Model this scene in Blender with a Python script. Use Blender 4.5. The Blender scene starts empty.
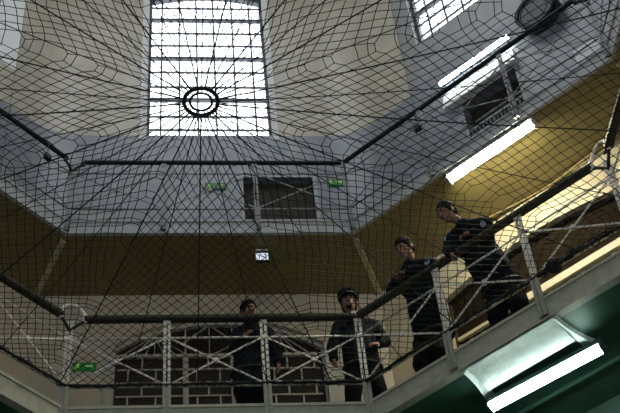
import bpy, bmesh, math, random
import numpy as np
from mathutils import Vector, Matrix, noise
from mathutils.geometry import tessellate_polygon
random.seed(7)
S2 = math.sqrt(.5)
PI = math.pi
V = Vector
SC = bpy.context.scene
COL = SC.collection

# ------------------------------------------------------------------ levels (metres above the camera)
A = 1.7            # half width of the far side of the opening
SR = 3.543         # length of the diagonal sides
SRU = 4.09         # the same on the upper gallery, which is set back
DE = .462          # set-back of the upper gallery edge
W = 1.65           # from the lower edge to the wall
Z_DECK = 9.19      # lower gallery deck
Z_KERB = 9.2535
Z_LSOF = 8.965
Z_RAIL = 9.5235    # bottom rail, where the net is tied
Z_MID = 10.25
Z_HAND = 10.556
Z_USOF = 12.52     # underside of the upper gallery
Z_UDECK = 12.76
Z_URAIL = 12.985
Z_UMID = 13.71
Z_UHAND = 13.949
Z_DADO = 16.0
Z_ROOF = 22.5
Z_FLOOR = -1.6
RC = A * (1 + math.sqrt(2))

# ------------------------------------------------------------------ materials
MATS = {}
def nodes(name):
    m = bpy.data.materials.new(name); m.use_nodes = True
    nt = m.node_tree; b = nt.nodes['Principled BSDF']
    return m, nt, b
def paint(name, col, rough=.5, var=.12, scale=6., bump=.15, metal=0., spots=None, spec=.5):
    if name in MATS: return MATS[name]
    m, nt, b = nodes(name); N = nt.nodes; L = nt.links
    tc = N.new('ShaderNodeNewGeometry')
    n1 = N.new('ShaderNodeTexNoise'); n1.inputs['Scale'].default_value = scale; n1.inputs['Detail'].default_value = 6
    L.new(tc.outputs['Position'], n1.inputs['Vector'])
    r = N.new('ShaderNodeValToRGB')
    lo = [c * (1 - var) for c in col]; hi = [min(1, c * (1 + var)) for c in col]
    r.color_ramp.elements[0].position = .3; r.color_ramp.elements[0].color = (*lo, 1)
    r.color_ramp.elements[1].position = .7; r.color_ramp.elements[1].color = (*hi, 1)
    L.new(n1.outputs['Fac'], r.inputs['Fac'])
    out = r.outputs['Color']
    if spots:
        n2 = N.new('ShaderNodeTexNoise'); n2.inputs['Scale'].default_value = scale * 1.7; n2.inputs['Detail'].default_value = 8; n2.inputs['Roughness'].default_value = .7
        L.new(tc.outputs['Position'], n2.inputs['Vector'])
        r2 = N.new('ShaderNodeValToRGB'); r2.color_ramp.elements[0].position = .58; r2.color_ramp.elements[1].position = .66
        L.new(n2.outputs['Fac'], r2.inputs['Fac'])
        mx = N.new('ShaderNodeMixRGB'); mx.inputs['Color2'].default_value = (*spots, 1)
        L.new(r2.outputs['Color'], mx.inputs['Fac']); L.new(out, mx.inputs['Color1']); out = mx.outputs['Color']
    L.new(out, b.inputs['Base Color'])
    b.inputs['Roughness'].default_value = rough; b.inputs['Metallic'].default_value = metal; b.inputs['Specular IOR Level'].default_value = spec
    if bump:
        bp = N.new('ShaderNodeBump'); bp.inputs['Strength'].default_value = bump; bp.inputs['Distance'].default_value = .02
        L.new(n1.outputs['Fac'], bp.inputs['Height']); L.new(bp.outputs['Normal'], b.inputs['Normal'])
    MATS[name] = m; return m
def glow(name, col, strength):
    m, nt, b = nodes(name)
    b.inputs['Base Color'].default_value = (*(c * .6 for c in col), 1)
    b.inputs['Emission Color'].default_value = (*col, 1); b.inputs['Emission Strength'].default_value = strength
    return m
def banded(name, bands, rough=.45, patches=None):
    """Wall paint laid on in horizontal bands: cream below, blue grey dado, plaster above."""
    m, nt, b = nodes(name); N = nt.nodes; L = nt.links
    g = N.new('ShaderNodeNewGeometry'); sp = N.new('ShaderNodeSeparateXYZ'); L.new(g.outputs['Position'], sp.inputs[0])
    n = N.new('ShaderNodeTexNoise'); n.inputs['Scale'].default_value = 2.2; n.inputs['Detail'].default_value = 8; n.inputs['Roughness'].default_value = .62
    L.new(g.outputs['Position'], n.inputs['Vector'])
    wob = N.new('ShaderNodeMath'); wob.operation = 'MULTIPLY_ADD'; wob.inputs[1].default_value = .05
    L.new(n.outputs['Fac'], wob.inputs[0]); L.new(sp.outputs['Z'], wob.inputs[2])
    cur = None
    for z, col in bands:
        if cur is None:
            rgb = N.new('ShaderNodeRGB'); rgb.outputs[0].default_value = (*col, 1); cur = rgb.outputs[0]; continue
        gt = N.new('ShaderNodeMath'); gt.operation = 'GREATER_THAN'; gt.inputs[1].default_value = z + .025
        L.new(wob.outputs[0], gt.inputs[0])
        mx = N.new('ShaderNodeMixRGB'); mx.inputs['Color2'].default_value = (*col, 1)
        L.new(gt.outputs[0], mx.inputs['Fac']); L.new(cur, mx.inputs['Color1']); cur = mx.outputs['Color']
    r = N.new('ShaderNodeValToRGB'); r.color_ramp.elements[0].position = .3; r.color_ramp.elements[0].color = (.8, .79, .77, 1)
    r.color_ramp.elements[1].position = .68; r.color_ramp.elements[1].color = (1.05, 1.05, 1.05, 1)
    L.new(n.outputs['Fac'], r.inputs['Fac'])
    ml = N.new('ShaderNodeMixRGB'); ml.blend_type = 'MULTIPLY'; ml.inputs['Fac'].default_value = 1
    L.new(cur, ml.inputs['Color1']); L.new(r.outputs['Color'], ml.inputs['Color2'])
    # worn plaster patches with edges of their own
    n2 = N.new('ShaderNodeTexNoise'); n2.inputs['Scale'].default_value = 1.3; n2.inputs['Detail'].default_value = 5; n2.inputs['Distortion'].default_value = .6
    L.new(g.outputs['Position'], n2.inputs['Vector'])
    r2 = N.new('ShaderNodeValToRGB'); r2.color_ramp.elements[0].position = .62; r2.color_ramp.elements[1].position = .65
    r2.color_ramp.elements[1].color = (.35, .35, .35, 1)
    L.new(n2.outputs['Fac'], r2.inputs['Fac'])
    m2 = N.new('ShaderNodeMixRGB'); m2.inputs['Color2'].default_value = (.42, .37, .3, 1)
    L.new(r2.outputs['Color'], m2.inputs['Fac']); L.new(ml.outputs['Color'], m2.inputs['Color1'])
    L.new(m2.outputs['Color'], b.inputs['Base Color'])
    b.inputs['Roughness'].default_value = rough
    bp = N.new('ShaderNodeBump'); bp.inputs['Strength'].default_value = .25; bp.inputs['Distance'].default_value = .03
    L.new(n.outputs['Fac'], bp.inputs['Height']); L.new(bp.outputs['Normal'], b.inputs['Normal'])
    return m
def glassmat(name, tint=(1, 1, 1), gloss=.06):
    m = bpy.data.materials.new(name); m.use_nodes = True; nt = m.node_tree; N = nt.nodes; L = nt.links
    N.remove(N['Principled BSDF'])
    t = N.new('ShaderNodeBsdfTransparent'); t.inputs[0].default_value = (*tint, 1)
    g = N.new('ShaderNodeBsdfGlossy'); g.inputs['Roughness'].default_value = .05
    mx = N.new('ShaderNodeMixShader'); mx.inputs[0].default_value = gloss
    L.new(t.outputs[0], mx.inputs[1]); L.new(g.outputs[0], mx.inputs[2]); L.new(mx.outputs[0], N['Material Output'].inputs['Surface'])
    return m

CREAM = (.50, .45, .36); BLUEGREY = (.215, .234, .268); BEIGE = (.47, .44, .355)
M_WALL = banded('band painted wall', [(0, (.1, .16, .13)), (9.05, CREAM), (12.6, BLUEGREY), (Z_DADO, BEIGE)], .38)
M_WALLR = banded('shade greyed wall', [(0, (.1, .16, .13)), (9.05, (.56, .5, .37)), (12.6, BLUEGREY), (16.2, (.27, .275, .275))], .38)  # top band is the beige greyed to paint in this wall's shade
M_REVEAL = paint('white reveal paint', (.72, .72, .7), .5, .06)
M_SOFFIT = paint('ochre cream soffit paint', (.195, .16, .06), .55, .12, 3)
M_GREEN = paint('dark green gloss paint', (.036, .105, .072), .5, .2, 4, .2)
M_KERB = paint('grey green stone kerb', (.47, .46, .365), .6, .14, 9, .3, spots=(.58, .57, .5))
M_FASCIA = paint('pale grey fascia', (.36, .375, .39), .5, .1, 6)
M_DECK = paint('slate deck', (.16, .155, .14), .7, .15, 7)
M_HAND = paint('dark olive handrail paint', (.034, .032, .021), .55, .2, 12, .1, spec=.25)
M_HANDU = paint('near black handrail paint', (.018, .019, .022), .55, .2, 12, .1, spec=.25)
M_WHITE = paint('worn white rail paint', (.74, .73, .67), .45, .12, 40, .15, spots=(.3, .29, .25))
M_POSTFOOT = paint('grey green post paint', (.38, .38, .31), .5, .15, 20, .2, spots=(.36, .35, .3))
M_UPIRON = paint('mid grey rail paint', (.22, .225, .225), .45, .15, 30, .1)
M_BLACKIRON = paint('dark iron brace', (.05, .052, .055), .45, .15, 30, .1)
M_NET = paint('black netting cord', (.008, .009, .012), .8, .1, 30, 0)
M_RING = paint('dark navy hoop', (.012, .014, .03), .5, .1, 30, 0)
M_STEELDARK = paint('dark window bars', (.05, .052, .065), .5, .1, 20, 0)
M_GLASS = glassmat('clear window glass')
M_DARKGLASS = paint('dark pane glass', (.016, .013, .009), .18, .3, 3, 0)
M_DARKOPENING = paint('near black opening panel', (.013, .009, .004), .9, .25, 5, .1, spec=.08)  # shade of a dark opening put into a near-black panel
M_MUNTIN = paint('white glazing bar paint', (.4, .4, .35), .5, .1, 30, 0)
M_CREAMWOOD = paint('cream frame paint', (.55, .5, .36), .5, .1, 20, .1)
M_DARKWOOD = paint('dark brown door paint', (.022, .018, .012), .8, .25, 6, .15)
M_HOUSING = paint('light fitting metal', (.5, .52, .55), .4, .06, 20, 0)
M_HOUSINGG = paint('green light fitting metal', (.06, .12, .1), .4, .1, 20, 0)
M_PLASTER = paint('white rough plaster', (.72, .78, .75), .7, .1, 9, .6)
M_CONDUIT = paint('ochre conduit paint', (.22, .16, .06), .5, .1, 20, 0)
M_SKIN = paint('skin', (.30, .165, .115), .6, .08, 30, 0, spec=.3)
M_EYE = paint('eye', (.03, .025, .022), .2, .1, 30, 0)
M_LIP = paint('lip', (.26, .11, .09), .5, .1, 30, 0)
M_HAIR = paint('dark hair', (.007, .006, .005), .8, .3, 60, .3, spec=.06)
M_HAIRG = paint('greying dark hair', (.018, .016, .013), .8, .35, 60, .3, spec=.08)
M_JACKET = paint('navy black uniform cloth', (.007, .008, .012), .85, .25, 14, .3, spec=.12)
M_TROUSER = paint('dark uniform trouser cloth', (.007, .007, .010), .9, .25, 14, .3, spec=.12)
M_BOOT = paint('black boot leather', (.010, .010, .010), .6, .2, 20, .1)
M_PATCH = paint('pale blue cloth patch', (.25, .32, .42), .7, .15, 60, 0)
M_SHIRT = paint('pale shirt cloth', (.5, .52, .55), .7, .08, 40, 0)
M_SIGNG = glow('green exit sign face', (.01, .13, .025), .3)
M_SIGND = glow('dim green exit sign face', (.02, .13, .035), .3)
M_SIGNW = glow('pale sign pictogram', (.3, .5, .12), .4)
M_BLACK = paint('black plastic', (.012, .012, .013), .5, .1, 20, 0)
M_TUBEC = glow('cool white tube light', (.88, .96, 1.0), 45)
M_TUBEW = glow('warm white tube light', (1.0, .93, .66), 185)
M_TUBEG = glow('green white tube light', (.80, 1.0, .92), 34)
M_LAMPW = glow('lit white sign face', (.8, .88, 1.0), .75)

# ------------------------------------------------------------------ geometry collector
class G:
    def __init__(s): s.v = []; s.f = []
    def add(s, vs, fs):
        o = len(s.v); s.v += [V(p) for p in vs]; s.f += [tuple(i + o for i in f) for f in fs]
    def hexa(s, p):   # 8 corners: bottom ring 0-3, top ring 4-7
        s.add(p, [(3, 2, 1, 0), (4, 5, 6, 7), (0, 1, 5, 4), (1, 2, 6, 5), (2, 3, 7, 6), (3, 0, 4, 7)])
    def box(s, c, ax, ay, az):   # centre and three half-axis vectors
        c, ax, ay, az = V(c), V(ax), V(ay), V(az)
        s.hexa([c - ax - ay - az, c + ax - ay - az, c + ax + ay - az, c - ax + ay - az, c - ax - ay + az, c + ax - ay + az, c + ax + ay + az, c - ax + ay + az])
    def bar(s, p, q, w, h, up=(0, 0, 1)):
        p, q = V(p), V(q); d = (q - p).normalized(); u = V(up); r = d.cross(u).normalized(); u = r.cross(d).normalized()
        s.box((p + q) / 2, (q - p) / 2, r * w / 2, u * h / 2)
    def tube(s, pts, r, k=6, closed=False, caps=True):
        pts = [V(p) for p in pts]; n = len(pts); rings = []; vs = []; fs = []
        u = None
        for i, p in enumerate(pts):
            if closed: d = pts[(i + 1) % n] - pts[i - 1]
            else: d = pts[min(i + 1, n - 1)] - pts[max(i - 1, 0)]
            if d.length < 1e-9: d = V((0, 0, 1))
            d.normalize()
            if u is None: u = d.orthogonal().normalized()
            u = (u - d * u.dot(d))
            u = u.normalized() if u.length > 1e-6 else d.orthogonal().normalized()
            w = d.cross(u); rr = r[i] if isinstance(r, (list, tuple)) else r
            vs += [p + (u * math.cos(2 * PI * j / k) + w * math.sin(2 * PI * j / k)) * rr for j in range(k)]
        m = n if closed else n - 1
        for i in range(m):
            a, b = i * k, ((i + 1) % n) * k
            fs += [(a + j, a + (j + 1) % k, b + (j + 1) % k, b + j) for j in range(k)]
        if caps and not closed:
            fs += [tuple(range(k - 1, -1, -1)), tuple(range((n - 1) * k, n * k))]
        s.add(vs, fs)
    def prism(s, poly, ext):
        poly = [V(p) for p in poly]; e = V(ext); n = len(poly)
        s.add(poly + [p + e for p in poly], [tuple(range(n - 1, -1, -1)), tuple(range(n, 2 * n))] + [(i, (i + 1) % n, n + (i + 1) % n, n + i) for i in range(n)])
    def sphere(s, c, r, nu=10, nv=6, mat=None):
        vs = []; fs = []; c = V(c)
        rv = r if isinstance(r, (tuple, list)) else (r, r, r)
        def pt(x, y, z):
            q = V((x * rv[0], y * rv[1], z * rv[2])); return c + (mat @ q if mat else q)
        vs.append(pt(0, 0, 1))
        for i in range(1, nv):
            th = PI * i / nv
            vs += [pt(math.sin(th) * math.cos(2 * PI * j / nu), math.sin(th) * math.sin(2 * PI * j / nu), math.cos(th)) for j in range(nu)]
        vs.append(pt(0, 0, -1)); last = len(vs) - 1
        fs += [(0, 1 + j, 1 + (j + 1) % nu) for j in range(nu)]
        for i in range(nv - 2):
            a = 1 + i * nu; b = a + nu
            fs += [(a + j, b + j, b + (j + 1) % nu, a + (j + 1) % nu) for j in range(nu)]
        a = 1 + (nv - 2) * nu
        fs += [(last, a + (j + 1) % nu, a + j) for j in range(nu)]
        s.add(vs, fs)
    def cone(s, p, q, r0, r1, k=10):
        s.tube([p, q], [r0, r1], k)
    def cap(s, p, q, r0, r1, k=10):
        s.cone(p, q, r0, r1, k); s.sphere(p, r0, k, 6); s.sphere(q, r1, k, 6)

ROOT = {}
def link(name, me, parent=None, mat=None, loc=None):
    o = bpy.data.objects.new(name, me); COL.objects.link(o)
    if parent is not None: o.parent = parent; ROOT[o.name] = ROOT[parent.name]
    else:
        o.location = loc if loc is not None else (0, 0, 0); ROOT[o.name] = V(loc) if loc is not None else V()
    if mat: me.materials.append(mat)
    return o
def obj(name, g, mat, parent=None, smooth=False, bevel=0):
    vs = g.v
    if parent is not None: off = ROOT[parent.name]
    else:
        mn = [min(p[i] for p in vs) for i in range(3)]; mx = [max(p[i] for p in vs) for i in range(3)]
        off = V(((mn[0] + mx[0]) / 2, (mn[1] + mx[1]) / 2, mn[2]))
    me = bpy.data.meshes.new(name)
    me.from_pydata([p - off for p in vs], [], g.f); me.validate(); me.update()
    bm = bmesh.new(); bm.from_mesh(me); bmesh.ops.recalc_face_normals(bm, faces=bm.faces); bm.to_mesh(me); bm.free()
    if smooth:
        for p in me.polygons: p.use_smooth = True
    o = link(name, me, parent, mat, None if parent is not None else off)
    if bevel:
        b = o.modifiers.new('bevel', 'BEVEL'); b.width = bevel; b.segments = 2; b.limit_method = 'ANGLE'
    return o
def tag(o, label=None, cat=None, group=None, kind=None):
    if label: o['label'] = label
    if cat: o['category'] = cat
    if group: o['group'] = group
    if kind: o['kind'] = kind
    return o
def thing(name, loc, label, cat, group=None):
    o = bpy.data.objects.new(name, None); COL.objects.link(o); o.location = loc; o.empty_display_size = .1
    ROOT[o.name] = V(loc); return tag(o, label, cat, group)
def struct(name, g, mat, parent=None, label=None, smooth=False):
    o = obj(name, g, mat, parent, smooth)
    if parent is None: o['kind'] = 'structure'
    if label: o['label'] = label
    return o

class Frame:
    """One side of the octagonal opening: t along the rail, n back from the edge towards the wall, z up."""
    def __init__(s, o, d, n, length, e0, e1):
        s.o = V((*o, 0)); s.d = V((*d, 0)); s.n = V((*n, 0)); s.len = length; s.e0 = e0; s.e1 = e1
    def __call__(s, t, n, z): return s.o + s.d * t + s.n * n + V((0, 0, z))
T8 = math.tan(PI / 8)
FAR = Frame((-A, 0), (1, 0), (0, 1), 2 * A, T8, T8)
RGT = Frame((A, 0), (S2, -S2), (S2, S2), SR, T8, T8)
XR = A + SR * S2; YR = -SR * S2
RG2 = Frame((XR, YR), (0, -1), (1, 0), 3.4, T8, 0)
LFT = Frame((-A, 0), (-S2, -S2), (-S2, S2), SR, T8, T8)
LF2 = Frame((-XR, YR), (0, -1), (-1, 0), 3.4, T8, 0)
def ends(fr):
    p, q = fr(0, 0, 0), fr(fr.len, 0, 0); return p, q
def mk(p, q, fr): return Frame((p.x, p.y), (fr.d.x, fr.d.y), (fr.n.x, fr.n.y), (q - p).length, 0, 0)
UC = [V((1.7 + DE * T8, DE, 0))]; UC.append(UC[0] + RGT.d * SRU); UC.append(V((UC[1].x, YR - 3.4, 0)))
ML = lambda p: V((-p.x, p.y, p.z))
UFAR, URGT, URG2 = mk(ML(UC[0]), UC[0], FAR), mk(UC[0], UC[1], RGT), mk(UC[1], UC[2], RG2)
ULFT, ULF2 = mk(ML(UC[0]), ML(UC[1]), LFT), mk(ML(UC[1]), ML(UC[2]), LF2)
WC = [V((1.7 + W * T8, W, 0)), V((XR + W, YR + W * T8, 0)), V((XR + W, YR - 3.4, 0))]      # outer wall corners
LC = [V((1.7, 0, 0)), V((XR, YR, 0)), V((XR, YR - 3.4, 0))]                                  # lower edge corners

# ------------------------------------------------------------------ shell
def panel(g, fr, t0, t1, z0, z1, n, holes=(), depth=.18, smooth=False):
    """wall face at depth n with openings (lists of (t, z)); thick, with reveals"""
    outer = [(t0, z0), (t1, z0), (t1, z1), (t0, z1)]
    loops = [[V((a, b, 0)) for a, b in outer]] + [[V((a, b, 0)) for a, b in h] for h in holes]
    flat = [p for l in loops for p in l]
    tris = tessellate_polygon(loops)
    g.add([fr(p.x, n, p.y) for p in flat], tris)
    g.add([fr(p.x, n + depth, p.y) for p in flat], [tuple(reversed(t)) for t in tris])
    for l in loops:
        k = len(l)
        g.add([fr(p.x, n, p.y) for p in l] + [fr(p.x, n + depth, p.y) for p in l], [(i, (i + 1) % k, k + (i + 1) % k, k + i) for i in range(k)])
def rect(t0, t1, z0, z1): return [(t0, z0), (t1, z0), (t1, z1), (t0, z1)]
def arch(t0, t1, z0, zs, zp, k=16):
    h = (t1 - t0) / 2; s = zp - zs; R = (h * h + s * s) / (2 * s); c = (t0 + t1) / 2; th = math.asin(h / R)
    return [(t0, z0), (t1, z0)] + [(c + R * math.sin(th - 2 * th * i / k), zp - R + R * math.cos(th - 2 * th * i / k)) for i in range(k + 1)]

E = W * T8
ARCH_FAR = arch(.36, 3.28, Z_DECK, 11.58, 12.09)
ARCH_R = arch(.3, 3.25, Z_DECK, 11.72, 11.93)
WIN_FAR = arch(.77, 2.76, 15.97, 19.95, 20.15)
DOOR_FAR = rect(2.25, 3.32, Z_UDECK, 14.99)
DOOR_R = rect(1.26, 2.22, Z_UDECK, 15.1)
WIN_R = rect(.74, 3.0, 17.14, 20.6)
WIN_L = rect(.55, 3.0, 17.0, 20.6)

g = G()
panel(g, FAR, -E, 3.4 + E, Z_FLOOR, Z_UDECK - .02, W, [ARCH_FAR])
CT = .45                                   # tangent length of the curved plaster corners
ft0, ft1 = -E + CT, 3.4 + E - CT
panel(g, FAR, ft0, ft1, Z_UDECK - .02, 16.0, W, [DOOR_FAR])
panel(g, FAR, ft0, ft1, 16.0, Z_ROOF, W, [[(a, max(b, 16.01)) for a, b in WIN_FAR]])
g2 = G()
Rf = CT / math.tan(PI / 8)
def fillet(gg, frA, tA, nA, sgn, th=.18):
    # arc tangent to the far wall at tA and to the diagonal wall
    pts = []
    for i in range(13):
        an = (PI / 4) * i / 12
        pts.append((tA + sgn * Rf * math.sin(an), nA - Rf * (1 - math.cos(an)), an))
    for (a, b, an0), (c, d, an1) in zip(pts, pts[1:]):
        zs = [Z_UDECK - .02, Z_DADO, 18, Z_ROOF] 
        for z0, z1 in zip(zs, zs[1:]):
            o0 = (a + sgn * th * math.sin(an0), b + th * math.cos(an0)); o1 = (c + sgn * th * math.sin(an1), d + th * math.cos(an1))
            gg.hexa([frA(a, b, z0), frA(c, d, z0), frA(*o1, z0), frA(*o0, z0), frA(a, b, z1), frA(c, d, z1), frA(*o1, z1), frA(*o0, z1)])
fillet(g, FAR, ft1, W, 1); fillet(g, FAR, ft0, W, -1)
for fr_, te in ((RGT, .45), (LFT, .15)): panel(g, fr_, -E + CT, te, Z_UDECK - .02, Z_ROOF, W, [], .2)
wf = struct('wall_far', g, M_WALL)
g = G()
panel(g, RGT, -E, SR + E, Z_FLOOR, Z_UDECK - .02, W, [ARCH_R])
panel(g, RGT, .45, SR + E, Z_UDECK - .02, Z_ROOF, W + .03, [DOOR_R, WIN_R], .25)
struct('wall_right', g, M_WALLR)
g = G()
panel(g, LFT, -E, SR + E, Z_FLOOR, Z_UDECK - .02, W)
panel(g, LFT, .15, SR + E, Z_UDECK - .02, Z_ROOF, W + .03, [rect(.16, 3.0, 16.9, 20.6)], .25)
struct('wall_left', g, M_WALL)
YB = -21.0
g = G(); panel(g, RG2, -E, YR - YB, Z_FLOOR, Z_ROOF, W); struct('wall_right_hall', g, M_WALLR)
g = G(); panel(g, LF2, -E, YR - YB, Z_FLOOR, Z_ROOF, W); struct('wall_left_hall', g, M_WALL)
BACK = Frame((-XR - W, YB), (1, 0), (0, -1), 2 * (XR + W), 0, 0)
g = G(); panel(g, BACK, 0, BACK.len, Z_FLOOR, Z_ROOF, 0, [rect(2.9, BACK.len - 2.9, 3.0, 13.0)]); struct('wall_back', g, M_WALL)
g = G(); g.hexa([V((x, y, z)) for z in (Z_FLOOR - .2, Z_FLOOR) for x, y in ((-7.0, YB - .3), (7.0, YB - .3), (7.0, 1.7), (-7.0, 2.2))])
struct('floor', g, paint('stone flag floor', (.25, .24, .21), .5, .15, 1.5))
HX, HY0, HY1 = 2.6, -6.9, -1.3
g = G()
for x0, x1, y0, y1 in ((-7.0, -HX, YB - .3, 2.2), (HX, 7.0, YB - .3, 2.2), (-HX, HX, YB - .3, HY0), (-HX, HX, HY1, 2.2)):
    g.hexa([V((x, y, z)) for z in (Z_ROOF, Z_ROOF + .2) for x, y in ((x0, y0), (x1, y0), (x1, y1), (x0, y1))])
struct('ceiling', g, paint('pale ceiling plaster', (.55, .53, .48), .7, .08))

# gallery slabs ------------------------------------------------------
def slab(g, k, upper, z0, z1, n0, n1):
    inn = UC if upper else LC; dep = (W - DE) if upper else W
    if k == 0: a, b, c, d = ML(inn[0]), inn[0], WC[0], ML(WC[0])
    elif k in (1, 2): a, b, c, d = inn[k - 1], inn[k], WC[k], WC[k - 1]
    else: a, b, c, d = ML(inn[k - 2]), ML(inn[k - 3]), ML(WC[k - 3]), ML(WC[k - 2])
    f0, f1 = n0 / dep, n1 / dep
    q = [a.lerp(d, f0), b.lerp(c, f0), b.lerp(c, f1), a.lerp(d, f1)]
    g.hexa([p + V((0, 0, z)) for z in (z0, z1) for p in q])
gs, gd, gk, gf, gu, gud = G(), G(), G(), G(), G(), G()
WU = W - DE
for k in range(5):
    slab(gs, k, 0, Z_LSOF, Z_LSOF + .05, .1, W + .02)
    slab(gd, k, 0, Z_LSOF + .05, Z_DECK, .1, W + .02)
    slab(gk, k, 0, Z_LSOF, Z_KERB, 0, .1)
    slab(gk, k, 0, Z_KERB - .05, Z_KERB - .012, -.022, .0)
    slab(gf, k, 1, Z_USOF, Z_UDECK, 0, .05)
    slab(gf, k, 1, Z_UDECK - .035, Z_UDECK, -.02, 0)
    slab(gu, k, 1, Z_USOF + .002, Z_USOF + .05, .05, WU + .02)
    slab(gud, k, 1, Z_USOF + .05, Z_UDECK, .05, WU + .02)
struct('trim_1', gk, M_KERB); struct('trim_2', gf, M_FASCIA)
struct('floor_gallery_lower', gd, M_DECK); struct('floor_gallery_upper', gud, M_DECK)
struct('ceiling_lower', gs, M_GREEN); struct('ceiling_upper', gu, M_SOFFIT)
# mitre ribs under the upper gallery, one at each corner
rib = paint('cream soffit rib paint', (.5, .43, .26), .5, .08)
g = G()
for m in (lambda p: p, ML):
    for k in (0, 1):
        p, q = m(UC[k].lerp(WC[k], .1)), m(UC[k].lerp(WC[k], .97)); z = V((0, 0, Z_USOF - .018)); g.bar(p + z, q + z, .07, .036)
struct('beam', g, rib)['kind'] = 'structure'
# ------------------------------------------------------------------ windows
def window(name, fr, outline, n, cols, rows, thick, mat, thickw=.09, thin=.03):
    t0 = min(p[0] for p in outline); t1 = max(p[0] for p in outline); z0 = min(p[1] for p in outline); z1 = max(p[1] for p in outline)
    g = G()
    loop = [fr(a, n, b) for a, b in outline]
    c = fr((t0 + t1) / 2, n, (z0 + z1) / 2)
    k = len(loop)
    inner = [p + (c - p).normalized() * .10 for p in loop]
    for i in range(k):
        j = (i + 1) % k; e = fr.n * .05
        g.hexa([loop[i] - e, loop[j] - e, inner[j] - e, inner[i] - e, loop[i] + e, loop[j] + e, inner[j] + e, inner[i] + e])
    root = struct(name, g, mat)
    gb = G()
    for t in cols: gb.bar(fr(t, n, z0), fr(t, n, z1 - .05), thin, thin, fr.n)
    for z in rows: gb.bar(fr(t0, n, z), fr(t1, n, z), thin, thin, fr.n)
    obj('glazing_bars', gb, mat, root)
    gt = G()
    for z in thick: gt.bar(fr(t0, n, z), fr(t1, n, z), .06, thickw, (0, 0, 1))
    obj('transom', gt, mat, root)
    gp = G(); gp.prism([fr(a, n + .006, b) for a, b in outline], fr.n * .006)
    obj('pane', gp, M_GLASS, root)
    return root
cols = [.99, 1.29, 1.59, 1.89, 2.22, 2.53]
window('window_1', FAR, WIN_FAR, W + .1, cols, [19.72, 18.94, 18.57, 17.8, 17.39, 16.6, 16.26], [19.34, 18.19, 17.04], M_STEELDARK, .06)
g = G()     # pale jambs and sill of the far window
for t0, t1 in ((.66, .77), (2.76, 2.86)): g.hexa([FAR(t, nn, z) for z in (15.9, 19.95) for t, nn in ((t0, W - .015), (t1, W - .015), (t1, W + .02), (t0, W + .02))])
struct('trim_4', g, M_REVEAL)
rc = [.99, 1.31, 1.64, 1.96, 2.28, 2.6, 2.85]
window('window_2', RGT, WIN_R, W + .2, rc, [17.5, 17.8, 18.45, 18.8, 19.4, 19.75], [18.12, 19.1, 20.1], M_STEELDARK)
window('window_3', LFT, WIN_L, W + .2, rc[1:], [17.3, 17.6, 18.2, 18.5, 19.1, 19.4], [17.9, 18.8, 19.7], M_STEELDARK)
gw = G()
gw.hexa([LFT(t, nn, z) for z in (16.9, 20.6) for t, nn in ((.16, W + .01), (.56, W + .19), (.56, W + .26), (.16, W + .26))])
gw.hexa([LFT(t, nn, z) for t, z in ((.16, 16.9), (3.0, 16.9)) for nn, dz in ((W + .03, 0),)] + [LFT(3.0, W + .26, 16.9), LFT(.16, W + .26, 16.9), LFT(.16, W + .03, 16.92), LFT(3.0, W + .03, 16.92), LFT(3.0, W + .26, 17.06), LFT(.16, W + .26, 17.06)])
struct('trim_5', gw, M_REVEAL)
window('window_back_fill', BACK, rect(2.9, BACK.len - 2.9, 3.0, 13.0), .1, [3.5 + .7 * i for i in range(9)], [4 + i for i in range(9)], [8], M_STEELDARK)  # unseen hall window, added to light the galleries from the camera side
TOP = Frame((0, 0), (1, 0), (0, 1), 1, 0, 0)
g = G()
for i in range(9): x = -HX + 2 * HX * i / 8; g.bar((x, HY0, Z_ROOF + .1), (x, HY1, Z_ROOF + .1), .05, .1)
for i in range(9): y = HY0 + (HY1 - HY0) * i / 8; g.bar((-HX, y, Z_ROOF + .1), (HX, y, Z_ROOF + .1), .05, .08)
rl = struct('window_5', g, M_STEELDARK)
g = G(); g.hexa([V((x, y, z)) for z in (Z_ROOF + .16, Z_ROOF + .17) for x, y in ((-HX, HY0), (HX, HY0), (HX, HY1), (-HX, HY1))]); obj('pane', g, M_GLASS, rl)

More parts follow.
